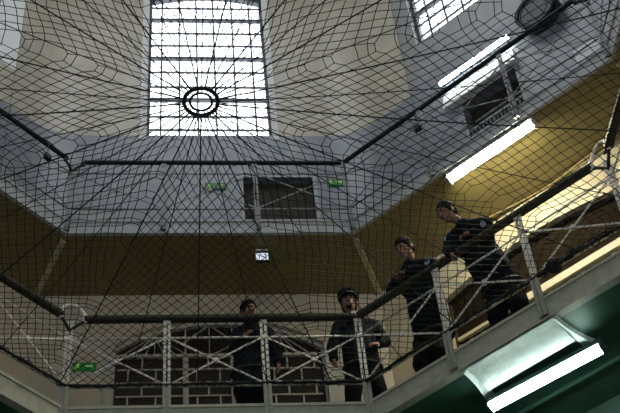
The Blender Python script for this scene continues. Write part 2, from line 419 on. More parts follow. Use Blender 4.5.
# ------------------------------------------------------------------ railings
def railing(fr, name, label, lower, bays=3, ends=(True, True), gap=(.1, .1)):
    zk, zr, zm, zh = (Z_LSOF + .02, Z_RAIL, Z_MID, Z_HAND) if lower else (Z_USOF + .03, Z_URAIL, Z_UMID, Z_UHAND)
    mi = M_WHITE if lower else M_UPIRON
    root = thing(name, fr(fr.len / 2, 0, zk), label, 'railing')
    L = fr.len; nb = 0.0
    g = G(); hw, hh = (.052, .042) if lower else (.034, .025)
    prof = [(-.6, -1), (.6, -1), (1, -.5), (1, .45), (.55, 1), (-.55, 1), (-1, .45), (-1, -.5)]
    i0, i1 = gap
    pr = []
    for t in (i0, L - i1): pr.append([fr(t, a * hw, zh + b * hh) for a, b in prof])
    k = len(prof)
    g.add(pr[0] + pr[1], [tuple(range(k)), tuple(range(2 * k - 1, k - 1, -1))] + [(i, (i + 1) % k, k + (i + 1) % k, k + i) for i in range(k)])
    hr_ = obj('handrail', g, M_HAND if lower else M_HANDU, root)
    g = G(); g.tube([fr(.03, 0, zm), fr(L - .03, 0, zm)], .013 if lower else .01, 8); obj('middle_rail', g, mi, root, True)
    g = G(); g.tube([fr(.0, 0, zr), fr(L - .0, 0, zr)], .015 if lower else .013, 8); obj('bottom_rail', g, mi, root, True)
    bt = [L * i / bays for i in range(bays + 1)]
    for i, t in enumerate(bt):
        if (i == 0 and not ends[0]) : continue
        g = G(); hwid = .045 if lower else .036
        for sg in (-1, 1):   # two flat straps with a gap
            g.hexa([fr(t + sg * hwid * .56 + a, nn, z) for z in (zr - .02, zh - hh * .9) for a, nn in ((-hwid * .36, -.012), (hwid * .36, -.012), (hwid * .36, .012), (-hwid * .36, .012))])
        for z in (zr, zm, zh - .07):  # spacer plates
            g.hexa([fr(t + a, nn, zz) for zz in (z - .03, z + .03) for a, nn in ((-hwid, -.016), (hwid, -.016), (hwid, -.004), (-hwid, -.004))])
        p = obj('post', g, mi, root)
        g = G()      # foot bracket bolted to the kerb face
        hf = hwid * 1.08
        for sg in (-1, 1):
            g.hexa([fr(t + sg * hf * .56 + a, nn, z) for z in (zk, zr - .02) for a, nn in ((-hf * .4, -.05), (hf * .4, -.05), (hf * .4, -.012), (-hf * .4, -.012))])
        g.hexa([fr(t + a, nn, z) for z in (zk, zr - .03) for a, nn in ((-hf * .6, -.03), (hf * .6, -.03), (hf * .6, -.002), (-hf * .6, -.002))])
        for z in (zk + .06, zk + .2):
            for sg in (-1, 1): g.sphere(fr(t + sg * hf * .55, -.052, z), .012, 6, 4)
        obj('post_foot', g, M_POSTFOOT if lower else M_UPIRON, p)
    zt = zm
    for a, b in zip(bt, bt[1:]):
        c = (a + b) / 2; zc = (zt + zr) / 2
        for (ta, za, tb, zb) in ((a, zt, b, zr), (a, zr, b, zt)):
            g = G(); g.bar(fr(ta, -.014, za), fr(tb, -.014, zb), .012, .021 if lower else .018, (0, 0, 1)); obj('diagonal_brace', g, mi, root)
        g = G(); g.tube([fr(c, -.03, zc), fr(c, .005, zc)], .035 if lower else .03, 8); obj('brace_boss', g, mi, root)
    return root
railing(FAR, 'railing', 'white cross-braced railing along the far side of the lower gallery, one officer behind its middle', True, gap=(.17, .02))
railing(RGT, 'railing', 'white cross-braced railing rising to the right, two leaning officers behind it', True, ends=(False, True), gap=(.03, .17))
railing(LFT, 'railing', 'white cross-braced railing at the lower left beside the corner post', True, ends=(False, False), gap=(.14, .1))
railing(RG2, 'railing', 'white cross-braced railing past the hoop bracket at the right edge', True, ends=(False, True), gap=(.17, .1))
railing(LF2, 'railing', 'white cross-braced railing leading on from the lower left one', True, ends=(True, True))
railing(UFAR, 'railing', 'grey cross-braced upper railing below the tall window', False, gap=(.16, .02))
railing(URGT, 'railing', 'grey cross-braced upper railing in front of the barred doorway', False, ends=(False, True), gap=(.03, .16))
railing(ULFT, 'railing', 'grey cross-braced upper railing on the left below the pale reveal', False, ends=(False, False))
railing(URG2, 'railing', 'grey cross-braced upper railing in the top right corner', False, ends=(False, True))

# curved corner brackets joining handrails
def corner_loop(c, fra, ta, frb, tb, z, mat, label, r=.02, hoop=True):
    root = thing('corner_bracket', (c.x, c.y, z - .1), label, 'bracket')
    pa, pb = fra(ta, 0, z), frb(tb, 0, z); mid = (pa + pb) / 2
    out = (c - mid); out.z = 0
    g = G(); pts = []
    for i in range(15):
        th = PI * i / 14
        pts.append(mid + (pa - mid) * math.cos(th) + V((0, 0, 1)) * math.sin(th) * .19 + out * .4 * math.sin(th))
    if hoop: g.tube(pts, r, 8); obj('hoop', g, mat, root, True)
    for p in (pa, pb):
        g = G(); g.cone(p - V((0, 0, .07)), p + V((0, 0, .05)), .028, .028, 8); obj('socket', g, mat, root, True)
    for p in (pa, pb):
        g = G(); g.tube([p - V((0, 0, .05)), (p + c) / 2 + V((0, 0, z * 0 - .1)), V((c.x, c.y, z - .2))], .02, 8)
        obj('strut', g, M_HAND, root, True)
corner_loop(V((-A, 0, Z_HAND)), LFT, .14, FAR, .17, Z_HAND + .02, M_WHITE, 'white hooped bracket joining handrails at the lower left corner post')
corner_loop(V((XR, YR, Z_HAND)), RGT, SR - .17, RG2, .17, Z_HAND + .02, M_WHITE, 'white hooped bracket on the corner post at the right edge', .016)
corner_loop(ML(UC[0]) + V((0, 0, Z_UHAND)), ULFT, .13, UFAR, .15, Z_UHAND, M_BLACKIRON, 'dark bracket joining the upper handrails at the left corner', .012, False)
corner_loop(UC[1] + V((0, 0, Z_UHAND)), URGT, SRU - .15, URG2, .15, Z_UHAND, M_BLACKIRON, 'dark bracket joining the upper handrails in the top right corner', .014)

# ------------------------------------------------------------------ the safety net
ZR0 = 9.45; RR = .155
CEN = V((-.227, -RC, 0))
SAG = .05
def octR(th):
    """distance from centre to the tied edge of the net in direction th"""
    d = V((math.cos(th), math.sin(th)))
    best = 9e9
    pts = [(-A, 0), (A, 0), (XR, YR), (XR, YR - 3.4), (A, 2 * YR - 3.4), (-A, 2 * YR - 3.4), (-XR, YR - 3.4), (-XR, YR)]
    for i in range(8):
        p, q = V(pts[i]), V(pts[(i + 1) % 8]); e = q - p; c = V((CEN.x, CEN.y))
        den = d.x * e.y - d.y * e.x
        if abs(den) < 1e-9: continue
        w = p - c; t = (w.x * e.y - w.y * e.x) / den; u = (w.x * d.y - w.y * d.x) / den
        if t > 0 and -1e-6 <= u <= 1 + 1e-6: best = min(best, t)
    return best
net_root = thing('safety_net', (CEN.x, CEN.y, Z_RAIL), 'black diamond mesh safety net stretched across the opening from a central hoop', 'net')
TAB = [octR(2 * PI * i / 1440) for i in range(1441)]
def edge(th):
    x = (th % (2 * PI)) / (2 * PI) * 1440; i = int(x); f = x - i; return TAB[i] * (1 - f) + TAB[i + 1] * f
RHO0 = .86; DU, DV = .116, .126; RELAX = 260
def flatpos(x, y):
    """flat mesh point (x, y), measured from the centre -> stretched place in plan"""
    rho = math.hypot(x, y); th = math.atan2(y, x)
    ph = (th + PI / 8) % (PI / 4) - PI / 8
    reg = RC / math.cos(ph)                       # edge of the flat octagonal net in this direction
    rr = rho - (RHO0 - RR) * math.exp(-(rho - RHO0) / 1.25) * max(0, 1 - rho / reg) / (1 - RHO0 / reg)
    s = min(1., rr / reg); Rm = edge(th); q = rr * (1 - s * s) + s * s * s * Rm
    return (CEN.x + q * math.cos(th), CEN.y + q * math.sin(th))
def netpos(X, Y):
    dx, dy = X - CEN.x, Y - CEN.y; rr = math.hypot(dx, dy); Rm = edge(math.atan2(dy, dx)); s = min(1, rr / Rm)
    free = min(1, max(0, (rr - RR) * 1.5)) * min(1, max(0, Rm - rr) * 3 + .1)
    w = noise.noise_vector(V((X * .9, Y * .9, 3))) * .08 * free + noise.noise_vector(V((X * 5, Y * 5, 7))) * .022 * free
    z = ZR0 + (Z_RAIL - ZR0) * s - SAG * math.sin(PI * s) + w.z * .4
    return V((X + w.x, Y + w.y, z))
g = G(); CR = .0042
def strand(p, q, r):
    d = q - p
    if d.length < 1e-6: return
    d.normalize(); u = d.cross(V((0, 0, 1))).normalized(); w = u.cross(d)
    vs = []
    for c in (p, q):
        for a in (PI / 2, PI / 2 + 2 * PI / 3, PI / 2 + 4 * PI / 3): vs.append(c + u * (math.cos(a) * r) + w * (math.sin(a) * r))
    o = len(g.v); g.v += vs; g.f += [(o, o + 1, o + 4, o + 3), (o + 1, o + 2, o + 5, o + 4), (o + 2, o, o + 3, o + 5)]
def knot(p, r=.0085):
    o = len(g.v)
    g.v += [p + V((r, 0, 0)), p + V((0, r, 0)), p - V((r, 0, 0)), p - V((0, r, 0)), p + V((0, 0, r)), p - V((0, 0, r))]
    g.f += [(o + a, o + b, o + 4) for a, b in ((0, 1), (1, 2), (2, 3), (3, 0))] + [(o + b, o + a, o + 5) for a, b in ((0, 1), (1, 2), (2, 3), (3, 0))]
TT = math.tan(PI / 8)
def clip(p, q):
    """segment within the gore |u| <= v tan(pi/8), v <= RC, outside the gathered centre"""
    lo, hi = 0., 1.
    (u0, v0), (u1, v1) = p, q
    for fa, fb in ((v0 * TT - u0, v1 * TT - u1), (v0 * TT + u0, v1 * TT + u1), (RC - v0, RC - v1), (math.hypot(u0, v0) - RHO0, math.hypot(u1, v1) - RHO0)):
        if fa < 0 and fb < 0: return None
        if fa < 0: lo = max(lo, fa / (fa - fb))
        elif fb < 0: hi = min(hi, fa / (fa - fb))
    if hi - lo < 1e-4: return None
    L = lambda f: (u0 + (u1 - u0) * f, v0 + (v1 - v0) * f)
    return L(lo), L(hi)
nu = int(RC * TT / (DU / 2)) + 2; nv = int(RC / (DV / 2)) + 2
KEY = {}; FLAT = []; PIN = []; LINKS = set()
def node(x, y, pin):
    k = (round(x, 3), round(y, 3))
    for a in (0, .001, -.001):
        for b in (0, .001, -.001):
            kk = (round(k[0] + a, 3), round(k[1] + b, 3))
            if kk in KEY: return KEY[kk]
    KEY[k] = len(FLAT); FLAT.append(flatpos(x, y)); PIN.append(pin); return KEY[k]
for k in range(8):
    an = k * PI / 4; ca, sa = math.cos(an), math.sin(an)
    def place(uv):
        u, v = uv; return node(v * ca - u * sa, v * sa + u * ca, v > RC - 1e-3 or math.hypot(u, v) < RHO0 + 1e-3)
    for j in range(2, nv):
        for i in range(-nu, nu + 1):
            if (i + j) % 2: continue
            p = (i * DU / 2, RC - j * DV / 2 + DV)
            for di in (1, -1):
                c = clip(p, ((i + di) * DU / 2, p[1] - DV / 2))
                if c:
                    a, b = place(c[0]), place(c[1])
                    if a != b: LINKS.add((min(a, b), max(a, b)))
# let the mesh settle under its own tension so that the strands sweep smoothly round the hoop
LK = np.array(sorted(LINKS)); Q = np.array(FLAT); N0 = len(Q); pin = np.array(PIN)
deg = np.bincount(LK.ravel(), minlength=N0).astype(float); fix = pin | (deg < 2)
for _ in range(RELAX):
    S = np.stack([np.bincount(LK[:, 0], Q[LK[:, 1], c], N0) + np.bincount(LK[:, 1], Q[LK[:, 0], c], N0) for c in (0, 1)], 1) / np.maximum(deg, 1)[:, None]
    Q = np.where(fix[:, None], Q, Q + .6 * (S - Q))
PTS = [netpos(float(a), float(b)) for a, b in Q]
for a, b in LK:
    near = min(math.hypot(PTS[a].x - CEN.x, PTS[a].y - CEN.y), math.hypot(PTS[b].x - CEN.x, PTS[b].y - CEN.y))
    strand(PTS[a], PTS[b], CR if near > .8 else .0034)
for i, p in enumerate(PTS):
    if deg[i] > 2 and math.hypot(p.x - CEN.x, p.y - CEN.y) > .6: knot(p)
me = bpy.data.meshes.new('netting'); off = ROOT[net_root.name]
me.from_pydata([p - off for p in g.v], [], g.f); me.update()
link('netting', me, net_root, M_NET)
# central hoop
g = G(); ccz = V((CEN.x, CEN.y, ZR0))
g.tube([ccz + V((math.cos(2 * PI * i / 40) * RR, math.sin(2 * PI * i / 40) * RR, 0)) for i in range(40)], .02, 8, True)
hoop = obj('centre_hoop', g, M_RING, net_root, True)
g = G(); g.tube([ccz + V((math.cos(2 * PI * i / 36) * .1, math.sin(2 * PI * i / 36) * .1, 0)) for i in range(36)], .0125, 8, True)
obj('inner_hoop', g, M_RING, hoop, True)
g = G()
for i in range(22):
    th = 2 * PI * i / 22 + random.uniform(-.08, .08)
    g.tube([ccz + V((math.cos(th + d) * r, math.sin(th + d) * r, 0)) for r, d in ((.1, 0), (.155, random.uniform(-.12, .12)))], .006, 5)
obj('lashing', g, M_RING, hoop)
# radial support cords
NC = 34
for i in range(NC):
    th = 2 * PI * (i + .5) / NC + random.uniform(-.01, .01); Rm = edge(th)
    pts = []
    for j in range(9):
        s = RR / Rm + (1 - RR / Rm) * j / 8
        pts.append(V((CEN.x + math.cos(th) * Rm * s, CEN.y + math.sin(th) * Rm * s, ZR0 + (Z_RAIL - ZR0) * s - SAG * math.sin(PI * s) - .012)))
    g = G(); g.tube(pts, .007 if i % 2 == 0 else .005, 5); obj('support_cord', g, M_NET, net_root)
# edge rope, tied in along the bottom rails, with bunched net
g = G(); pts = []
corners = [V((-XR, YR - 3.4, Z_RAIL)), V((-XR, YR, Z_RAIL)), V((-A, 0, Z_RAIL)), V((A, 0, Z_RAIL)), V((XR, YR, Z_RAIL)), V((XR, YR - 3.4, Z_RAIL))]
for p, q in zip(corners, corners[1:]):
    nseg = 48
    for i in range(nseg):
        f = i / nseg; c = p.lerp(q, f); inw = (V((CEN.x, CEN.y, Z_RAIL)) - c).normalized()
        b = abs(math.sin(PI * f * 3))
        pts.append(c + inw * (.03 + .02 * b) + V((0, 0, .005 - .015 * b + random.uniform(-.008, .008))))
pts.append(corners[-1])
g.tube(pts, [.017 + random.uniform(-.004, .005) for _ in pts], 6)
obj('edge_rope', g, M_NET, net_root)
g = G()
for i in range(0, len(pts) - 1):
    for _ in range(2):
        c = pts[i].lerp(pts[i + 1], random.random()); d = (pts[i + 1] - pts[i]).normalized()
        o = V((random.uniform(-.02, .02), random.uniform(-.02, .02), random.uniform(-.03, .02)))
        g.tube([c - d * .04, c + o * 1.6, c + d * .05], .006, 4)
for i in range(70):
    t0_ = random.uniform(2.0, 3.5); c = RGT(t0_, -.03, 9.53); o = V((random.uniform(-.05, .05), random.uniform(-.05, .05), random.uniform(-.07, .06)))
    g.tube([c - RGT.d * .07, c + o, c + RGT.d * .08], .008, 4)
obj('bunched_mesh', g, M_NET, net_root)
# knotted ball of spare net on the right railing
c = RGT(2.62, -.02, 9.54); g = G()
for i in range(26):
    a = V((random.gauss(0, 1), random.gauss(0, 1), random.gauss(0, 1))).normalized(); b = a.orthogonal().normalized(); w = a.cross(b)
    g.tube([c + (b * math.cos(2 * PI * j / 12) + w * math.sin(2 * PI * j / 12)) * random.uniform(.06, .085) for j in range(12)], .012, 5, True)
obj('rope_knot', g, M_NET, net_root)

# bundle of dark rope hanging from the upper gallery at the right
c0 = V((5.02, -2.33, Z_USOF - .01)); c1 = V((XR + .03, YR - .03, Z_HAND + .06))
g = G()
for i in range(5):
    o = V((random.uniform(-.02, .02), random.uniform(-.02, .02), 0))
    g.tube([c0.lerp(c1, f) + o * (1 + .4 * math.sin(7 * f + i)) + V((0, 0, -.12 * math.sin(PI * f))) for f in [j / 12 for j in range(13)]], .016, 6)
tag(obj('rope_bundle', g, M_NET, None, True), 'thick dark rope bundle hanging from the ceiling to the corner post at right', 'rope')

# ------------------------------------------------------------------ glazed arched screen, far wall
def light_bars(g, p, q, fr, w=.022): g.bar(p, q, w, .03, fr.n)
n0 = W + .12
g = G(); pts = [FAR(a, n0, b) for a, b in ARCH_FAR]; cc = FAR(1.82, n0, 11.0)
for i in range(len(pts)):
    j = (i + 1) % len(pts)
    if i == 0: continue
    e = FAR.n * .05; a_, b_ = pts[i], pts[j]
    ia, ib = a_ + (cc - a_).normalized() * .06, b_ + (cc - b_).normalized() * .06
    g.hexa([a_ - e, b_ - e, ib - e, ia - e, a_ + e, b_ + e, ib + e, ia + e])
scr = struct('door_1', g, M_MUNTIN, label='white framed arched glazed screen in the far wall')
g = G(); g.prism([FAR(a, n0 + .01, b) for a, b in ARCH_FAR], FAR.n * .008); obj('pane', g, M_DARKGLASS, scr)
g = G(); ZT = 11.5
g.bar(FAR(.38, n0 - .01, ZT), FAR(3.26, n0 - .01, ZT), .05, .05); obj('transom', g, M_MUNTIN, scr)
MUL = [1.36, 1.99]
for t in MUL:
    g = G(); g.bar(FAR(t, n0 - .01, Z_DECK), FAR(t, n0 - .01, ZT), .075, .05, FAR.n); g.bar(FAR(t, n0 - .035, Z_DECK), FAR(t, n0 - .035, ZT), .025, .02, FAR.n); obj('mullion', g, M_MUNTIN, scr)
g = G(); g.bar(FAR(.4, n0 - .02, Z_DECK), FAR(.4, n0 - .02, 11.6), .07, .06, FAR.n); g.bar(FAR(3.23, n0 - .02, Z_DECK), FAR(3.23, n0 - .02, 11.6), .1, .06, FAR.n); obj('door_frame', g, M_MUNTIN, scr)
g = G()
for ta, tb in ((.31, .42), (3.21, 3.44)): g.hexa([FAR(t, nn, z) for z in (Z_DECK, 11.6) for t, nn in ((ta, W - .02), (tb, W - .02), (tb, W + .11), (ta, W + .11))])
obj('architrave', g, M_MUNTIN, scr)
g = G(); rows = [ZT - .225 * i for i in range(10)]
xs = [.43] + MUL + [3.18]
for a, b in zip(xs, xs[1:]):
    for i, z in enumerate(rows):
        if i: light_bars(g, FAR(a + .03, n0, z), FAR(b - .03, n0, z), FAR)
        st = .36 if b - a > .7 else .30
        t = a + st * (.5 if i % 2 else 1.0)
        while t < b - .06:
            zz = rows[i + 1] if i + 1 < len(rows) else Z_DECK
            g.bar(FAR(t, n0, zz), FAR(t, n0, z), .022, .03, FAR.n); t += st
obj('glazing_bars', g, M_MUNTIN, scr)
g = G()
def ztop(t):
    h = 1.46; s = .51; R = (h * h + s * s) / (2 * s); return 12.09 - R + math.sqrt(max(0, R * R - (t - 1.82) ** 2))
for ct, up in ((.95, True), (1.68, False), (2.6, True)):
    if up:
        top = FAR(ct, n0, ztop(ct) - .05)
        for d in (-.46, -.3, -.14, .0, .14, .3, .46):
            if .42 < ct + d < 3.2: light_bars(g, top, FAR(ct + d, n0, ZT), FAR, .011)
        g.sphere(top, .04, 8, 5)
    else:
        for p, q in (((ct, ztop(ct) - .03), (ct - .34, ZT + .25)), ((ct, ztop(ct) - .03), (ct + .34, ZT + .25)), ((ct, ztop(ct)), (ct, ZT)), ((ct, ZT), (ct + .42, ZT + .27)), ((ct, ZT), (ct - .42, ZT + .27))):
            light_bars(g, FAR(p[0], n0, p[1]), FAR(q[0], n0, q[1]), FAR, .011)
for t in MUL: light_bars(g, FAR(t, n0, ZT), FAR(t, n0, ztop(t)), FAR, .02)
obj('fanlight_bars', g, M_MUNTIN, scr)

# arched screen, right wall: near-black panel painting a dark opening's shade, cream transom, glazed below
g = G(); pts = [RGT(a, n0, b) for a, b in ARCH_R]; cc = RGT(1.8, n0, 11.0)
for i in range(1, len(pts)):
    j = (i + 1) % len(pts); e = RGT.n * .04; a_, b_ = pts[i], pts[j]
    ia, ib = a_ + (cc - a_).normalized() * .03, b_ + (cc - b_).normalized() * .03
    g.hexa([a_ - e, b_ - e, ib - e, ia - e, a_ + e, b_ + e, ib + e, ia + e])
scr = struct('door_2', g, M_DARKWOOD, label='arched screen, dark opening painted near black, with a cream transom in the right wall')
g = G(); g.prism([RGT(a, n0 + .02, b) for a, b in ARCH_R], RGT.n * .02); obj('opening_panel', g, M_DARKOPENING, scr)
g = G(); g.bar(RGT(1.38, n0 - .03, 11.04), RGT(3.22, n0 - .03, 11.04), .06, .11); g.bar(RGT(.34, n0 - .02, 11.04), RGT(1.38, n0 - .02, 11.04), .05, .05); obj('transom', g, M_CREAMWOOD, scr)
g = G()
for t in (.36, .53, .71, .95, 1.2, 1.42, 1.75, 2.05, 2.24, 2.39, 2.68, 3.0): g.bar(RGT(t, n0 - .01, Z_DECK), RGT(t, n0 - .01, 10.95), .05, .04, RGT.n)
for z in (10.86, 10.7, 10.4, 10.0): g.bar(RGT(.34, n0 - .01, z), RGT(3.2, n0 - .01, z), .03, .035)
obj('door_frame', g, M_CREAMWOOD, scr)

# ------------------------------------------------------------------ upper doorways
def dark_door(name, fr, t0, t1, z1, n, label, gate=False):
    g = G()
    for a, b in ((t0 - .03, t0), (t1, t1 + .05)): g.hexa([fr(t, nn, z) for z in (Z_UDECK, z1 + .03) for t, nn in ((a, n - .012), (b, n - .012), (b, n + .02), (a, n + .02))])
    g.hexa([fr(t, nn, z) for z in (z1, z1 + .03) for t, nn in ((t0, n - .012), (t1, n - .012), (t1, n + .02), (t0, n + .02))])
    root = struct(name, g, M_FASCIA, label=label)
    g = G(); nd = n + .12 if not gate else n + .2
    g.hexa([fr(t, nn, z) for z in (Z_UDECK, z1) for t, nn in ((t0, nd), (t1, nd), (t1, nd + .04), (t0, nd + .04))])
    obj('door_leaf', g, M_DARKWOOD, root)
    g = G()
    for a, b in ((t0 + .12, t0 + .44), (t0 + .52, t1 - .1)):
        for z0, z2 in ((Z_UDECK + .15, Z_UDECK + .85), (Z_UDECK + 1.0, z1 - .15)):
            g.hexa([fr(t, nn, z) for z in (z0, z2) for t, nn in ((a, nd - .012), (b, nd - .012), (b, nd + .0), (a, nd + .0))])
    obj('door_panel', g, M_DARKWOOD, root)
    if gate:
        g = G()
        for i in range(15): t = t0 + .03 + (t1 - t0 - .06) * i / 14; g.tube([fr(t, n + .05, Z_UDECK), fr(t, n + .05, Z_UDECK + 1.75)], .011, 6)
        for z in (Z_UDECK + .4, Z_UDECK + 1.1, Z_UDECK + 1.45, Z_UDECK + 1.75): g.bar(fr(t0, n + .05, z), fr(t1, n + .05, z), .03, .04)
        obj('bar_grille', g, M_UPIRON, root)
    return root
dark_door('door_3', FAR, 2.25, 3.32, 14.99, W, 'dark brown doorway in the blue grey wall below the tall window')
dark_door('door_4', RGT, 1.26, 2.22, 15.1, W + .03, 'dark barred doorway under the upper tube light', True)
# white hood over the right doorway
g = G()
prof = [(0, 15.12), (-.11, 15.12), (-.115, 15.14), (-.02, 15.50), (0, 15.50)]
g.prism([RGT(1.0, W + .03 + a, b) for a, b in prof], RGT.d * 1.3)
tag(obj('door_hood', g, M_REVEAL), 'white sloping hood over the barred doorway below the upper tube light', 'hood')
# raised blue grey plaster panels beside the far doorway
for t0, t1 in ((.45, 1.3), (1.42, 1.98)):
    pass

# ------------------------------------------------------------------ tube lights
def fitting(fr, t0, t1, n, z, n1, z1, down, w, mat, hmat, label, hh=.04):
    """batten from (t0,n,z) to (t1,n1,z1); 'down' is the direction the diffuser faces"""
    p, q = fr(t0, n, z), fr(t1, n1, z1); d = (q - p).normalized(); dn = V(down).normalized(); dn = (dn - d * dn.dot(d)).normalized(); s = d.cross(dn)
    root = thing('tube_light', (p + q) / 2, label, 'light')
    g = G(); c = (p + q) / 2 - dn * (hh + .005)
    g.box(c, (q - p) / 2 * 1.0, s * w * .55, dn * hh); obj('housing', g, hmat, root, bevel=.006)
    g = G(); k = 10; prof = [(math.cos(PI * i / k) * w / 2, math.sin(PI * i / k) * w * .42) for i in range(k + 1)]
    vs = [p + d * .03 + s * a + dn * b for a, b in prof] + [q - d * .03 + s * a + dn * b for a, b in prof]; m = k + 1
    g.add(vs, [tuple(range(m)), tuple(range(2 * m - 1, m - 1, -1))] + [(i, (i + 1) % m, m + (i + 1) % m, m + i) for i in range(m)])
    obj('diffuser', g, mat, root)
    for e, sg in ((p, 1), (q, -1)):
        g = G(); g.box(e + d * sg * .012 + dn * w * .1, d * .016, s * w * .54, dn * w * .36); obj('end_cap', g, hmat, root, bevel=.004)
    return root
fitting(RGT, 1.0, 2.34, W - .06, 15.73, W - .06, 15.73, -RGT.n * .6 - V((0, 0, .8)), .065, M_TUBEC, M_HOUSING, 'long cool white tube light on the upper wall above the barred doorway')
fitting(RGT, 1.34, 2.7, .545, 12.42, .545, 12.42, (-.2, -.2, -1), .125, M_TUBEW, M_HOUSING, 'long warm white tube light under the upper gallery edge above the leaning officers')
fitting(RGT, 1.2, 2.64, .53, 8.76, .59, 8.76, (-.3, -.3, -1), .125, M_TUBEG, M_HOUSINGG, 'long greenish tube light below the lower gallery at bottom right', .05)
for (t, n, z, ln) in ((1.6, .59, 9.74, .1), (2.4, .61, 9.74, .1)): pass

# rough white plaster tray in the soffit beside the lower tube
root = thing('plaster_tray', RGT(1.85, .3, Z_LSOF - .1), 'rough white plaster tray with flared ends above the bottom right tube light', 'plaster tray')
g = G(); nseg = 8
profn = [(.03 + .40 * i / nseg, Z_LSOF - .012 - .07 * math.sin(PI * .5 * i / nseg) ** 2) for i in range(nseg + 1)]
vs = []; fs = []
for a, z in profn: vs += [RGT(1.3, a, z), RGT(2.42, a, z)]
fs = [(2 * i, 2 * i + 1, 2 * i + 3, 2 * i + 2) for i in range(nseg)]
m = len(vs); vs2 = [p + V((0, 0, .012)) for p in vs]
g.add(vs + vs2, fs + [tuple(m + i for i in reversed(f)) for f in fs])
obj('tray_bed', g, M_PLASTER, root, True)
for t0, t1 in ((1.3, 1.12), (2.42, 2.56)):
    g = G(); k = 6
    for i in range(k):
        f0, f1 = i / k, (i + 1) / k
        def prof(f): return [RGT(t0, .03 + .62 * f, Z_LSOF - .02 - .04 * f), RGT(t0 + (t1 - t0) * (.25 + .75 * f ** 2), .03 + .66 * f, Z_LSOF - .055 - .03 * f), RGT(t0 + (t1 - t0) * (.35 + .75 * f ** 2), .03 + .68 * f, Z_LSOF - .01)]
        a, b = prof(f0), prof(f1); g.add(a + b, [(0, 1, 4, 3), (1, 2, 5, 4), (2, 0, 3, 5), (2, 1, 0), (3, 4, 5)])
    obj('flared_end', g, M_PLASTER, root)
# green pipe along the soffit, bottom right
g = G(); g.tube([RGT(.3, 1.05, Z_LSOF - .05), RGT(3.6, 1.05, Z_LSOF - .05)], .03, 8)
tag(obj('soffit_pipe', g, M_GREEN, None, True), 'dark green pipe under the lower gallery behind the bottom tube light', 'pipe')
# conduit on the ochre soffit
g = G(); cp = []
for i in range(13):
    f = i / 12; cp.append(RGT(.6 + 2.9 * f, W - .06 - .05 * math.sin(9 * f), Z_USOF - .03 + .01 * math.sin(6 * f)))
g.tube(cp, .018, 8); root = obj('conduit', g, M_CONDUIT, None, True); tag(root, 'ochre conduit running along the ceiling behind the warm tube light', 'conduit')

# ------------------------------------------------------------------ signs and small fixtures
def running_man(fr, t, z, h, n, g):
    def bar(a, b, w): 
        g.bar(fr(t + a[0] * h, n, z + a[1] * h), fr(t + b[0] * h, n, z + b[1] * h), w * h, .004, fr.n)
    g.tube([fr(t + .08 * h, n - .002, z + .86 * h), fr(t + .08 * h, n + .002, z + .86 * h)], .1 * h, 8)
    bar((.02, .72), (-.08, .4), .17); bar((-.08, .4), (.14, .2), .12); bar((.14, .2), (.1, .02), .1)
    bar((-.08, .4), (-.2, .22), .12); bar((-.2, .22), (-.42, .2), .1); bar((.02, .68), (.26, .6), .09); bar((0, .68), (-.24, .55), .09)
def exit_sign(fr, t, z, w, h, label, bright, flip=1):
    n = W - .03
    root = thing('exit_sign', fr(t, n, z - h / 2), label, 'sign')
    g = G(); g.box(fr(t, n + .015, z), fr.d * w / 2, fr.n * .013, V((0, 0, h / 2))); obj('sign_plate', g, M_SIGNG if bright else M_SIGND, root, bevel=.003)
    g = G(); running_man(fr, t - w * .28 * flip, z - h * .42, h * .84, n - .001, g)
    obj('running_figure', g, M_SIGNW, root)
    g = G(); c = t + w * .2 * flip
    g.bar(fr(c - w * .16, n - .001, z), fr(c + w * .12, n - .001, z), h * .14, .004, fr.n)
    s = flip
    g.prism([fr(c + s * w * .22, n - .003, z), fr(c + s * w * .08, n - .003, z + h * .26), fr(c + s * w * .08, n - .003, z - h * .26)], fr.n * .004)
    obj('arrow', g, M_SIGNW, root)
exit_sign(FAR, 1.83, 14.78, .33, .13, 'green exit sign on blue grey wall, left of the dark upper doorway', False)
exit_sign(FAR, 3.66, 14.86, .26, .15, 'green exit sign on blue grey wall, right of the dark upper doorway', False)
exit_sign(FAR, .05, 11.235, .3, .13, 'bright green exit sign on cream wall beside the glazed arch', True)

# hanging lit number sign under the upper gallery
n = .75; c = FAR(2.38, n, 12.4)
root = thing('hanging_sign', FAR(2.38, n, 12.29), 'small white lit sign hanging under the upper gallery by dark bracket', 'sign')
g = G(); g.box(FAR(2.38, n + .03, 12.36), V((.088, 0, 0)), V((0, .028, 0)), V((0, 0, .066))); obj('sign_case', g, M_BLACK, root, bevel=.004)
g = G(); g.box(FAR(2.38, n - .002, 12.36), V((.082, 0, 0)), V((0, .004, 0)), V((0, 0, .06))); obj('sign_face', g, M_LAMPW, root)
g = G()
for a, b in (((-.06, .02), (-.025, .02)), ((-.025, .02), (-.045, -.045)), ((-.012, -.01), (.022, -.01)), ((.05, .045), (.05, -.045)), ((.034, .025), (.05, .045))):
    g.bar(FAR(2.38 + a[0], n - .008, 12.36 + a[1]), FAR(2.38 + b[0], n - .008, 12.36 + b[1]), .013, .004, FAR.n)
obj('lettering', g, M_BLACK, root)
g = G(); g.box(FAR(2.38, n + .03, 12.47), V((.07, 0, 0)), V((0, .02, 0)), V((0, 0, .03))); obj('bracket', g, M_BLACK, root)
g = G(); g.box(FAR(2.33, n - .004, 12.475), V((.035, 0, 0)), V((0, .012, 0)), V((0, 0, .009))); g.box(FAR(2.425, n - .004, 12.48), V((.045, 0, 0)), V((0, .012, 0)), V((0, 0, .008))); obj('cover_strip', g, M_REVEAL, root)

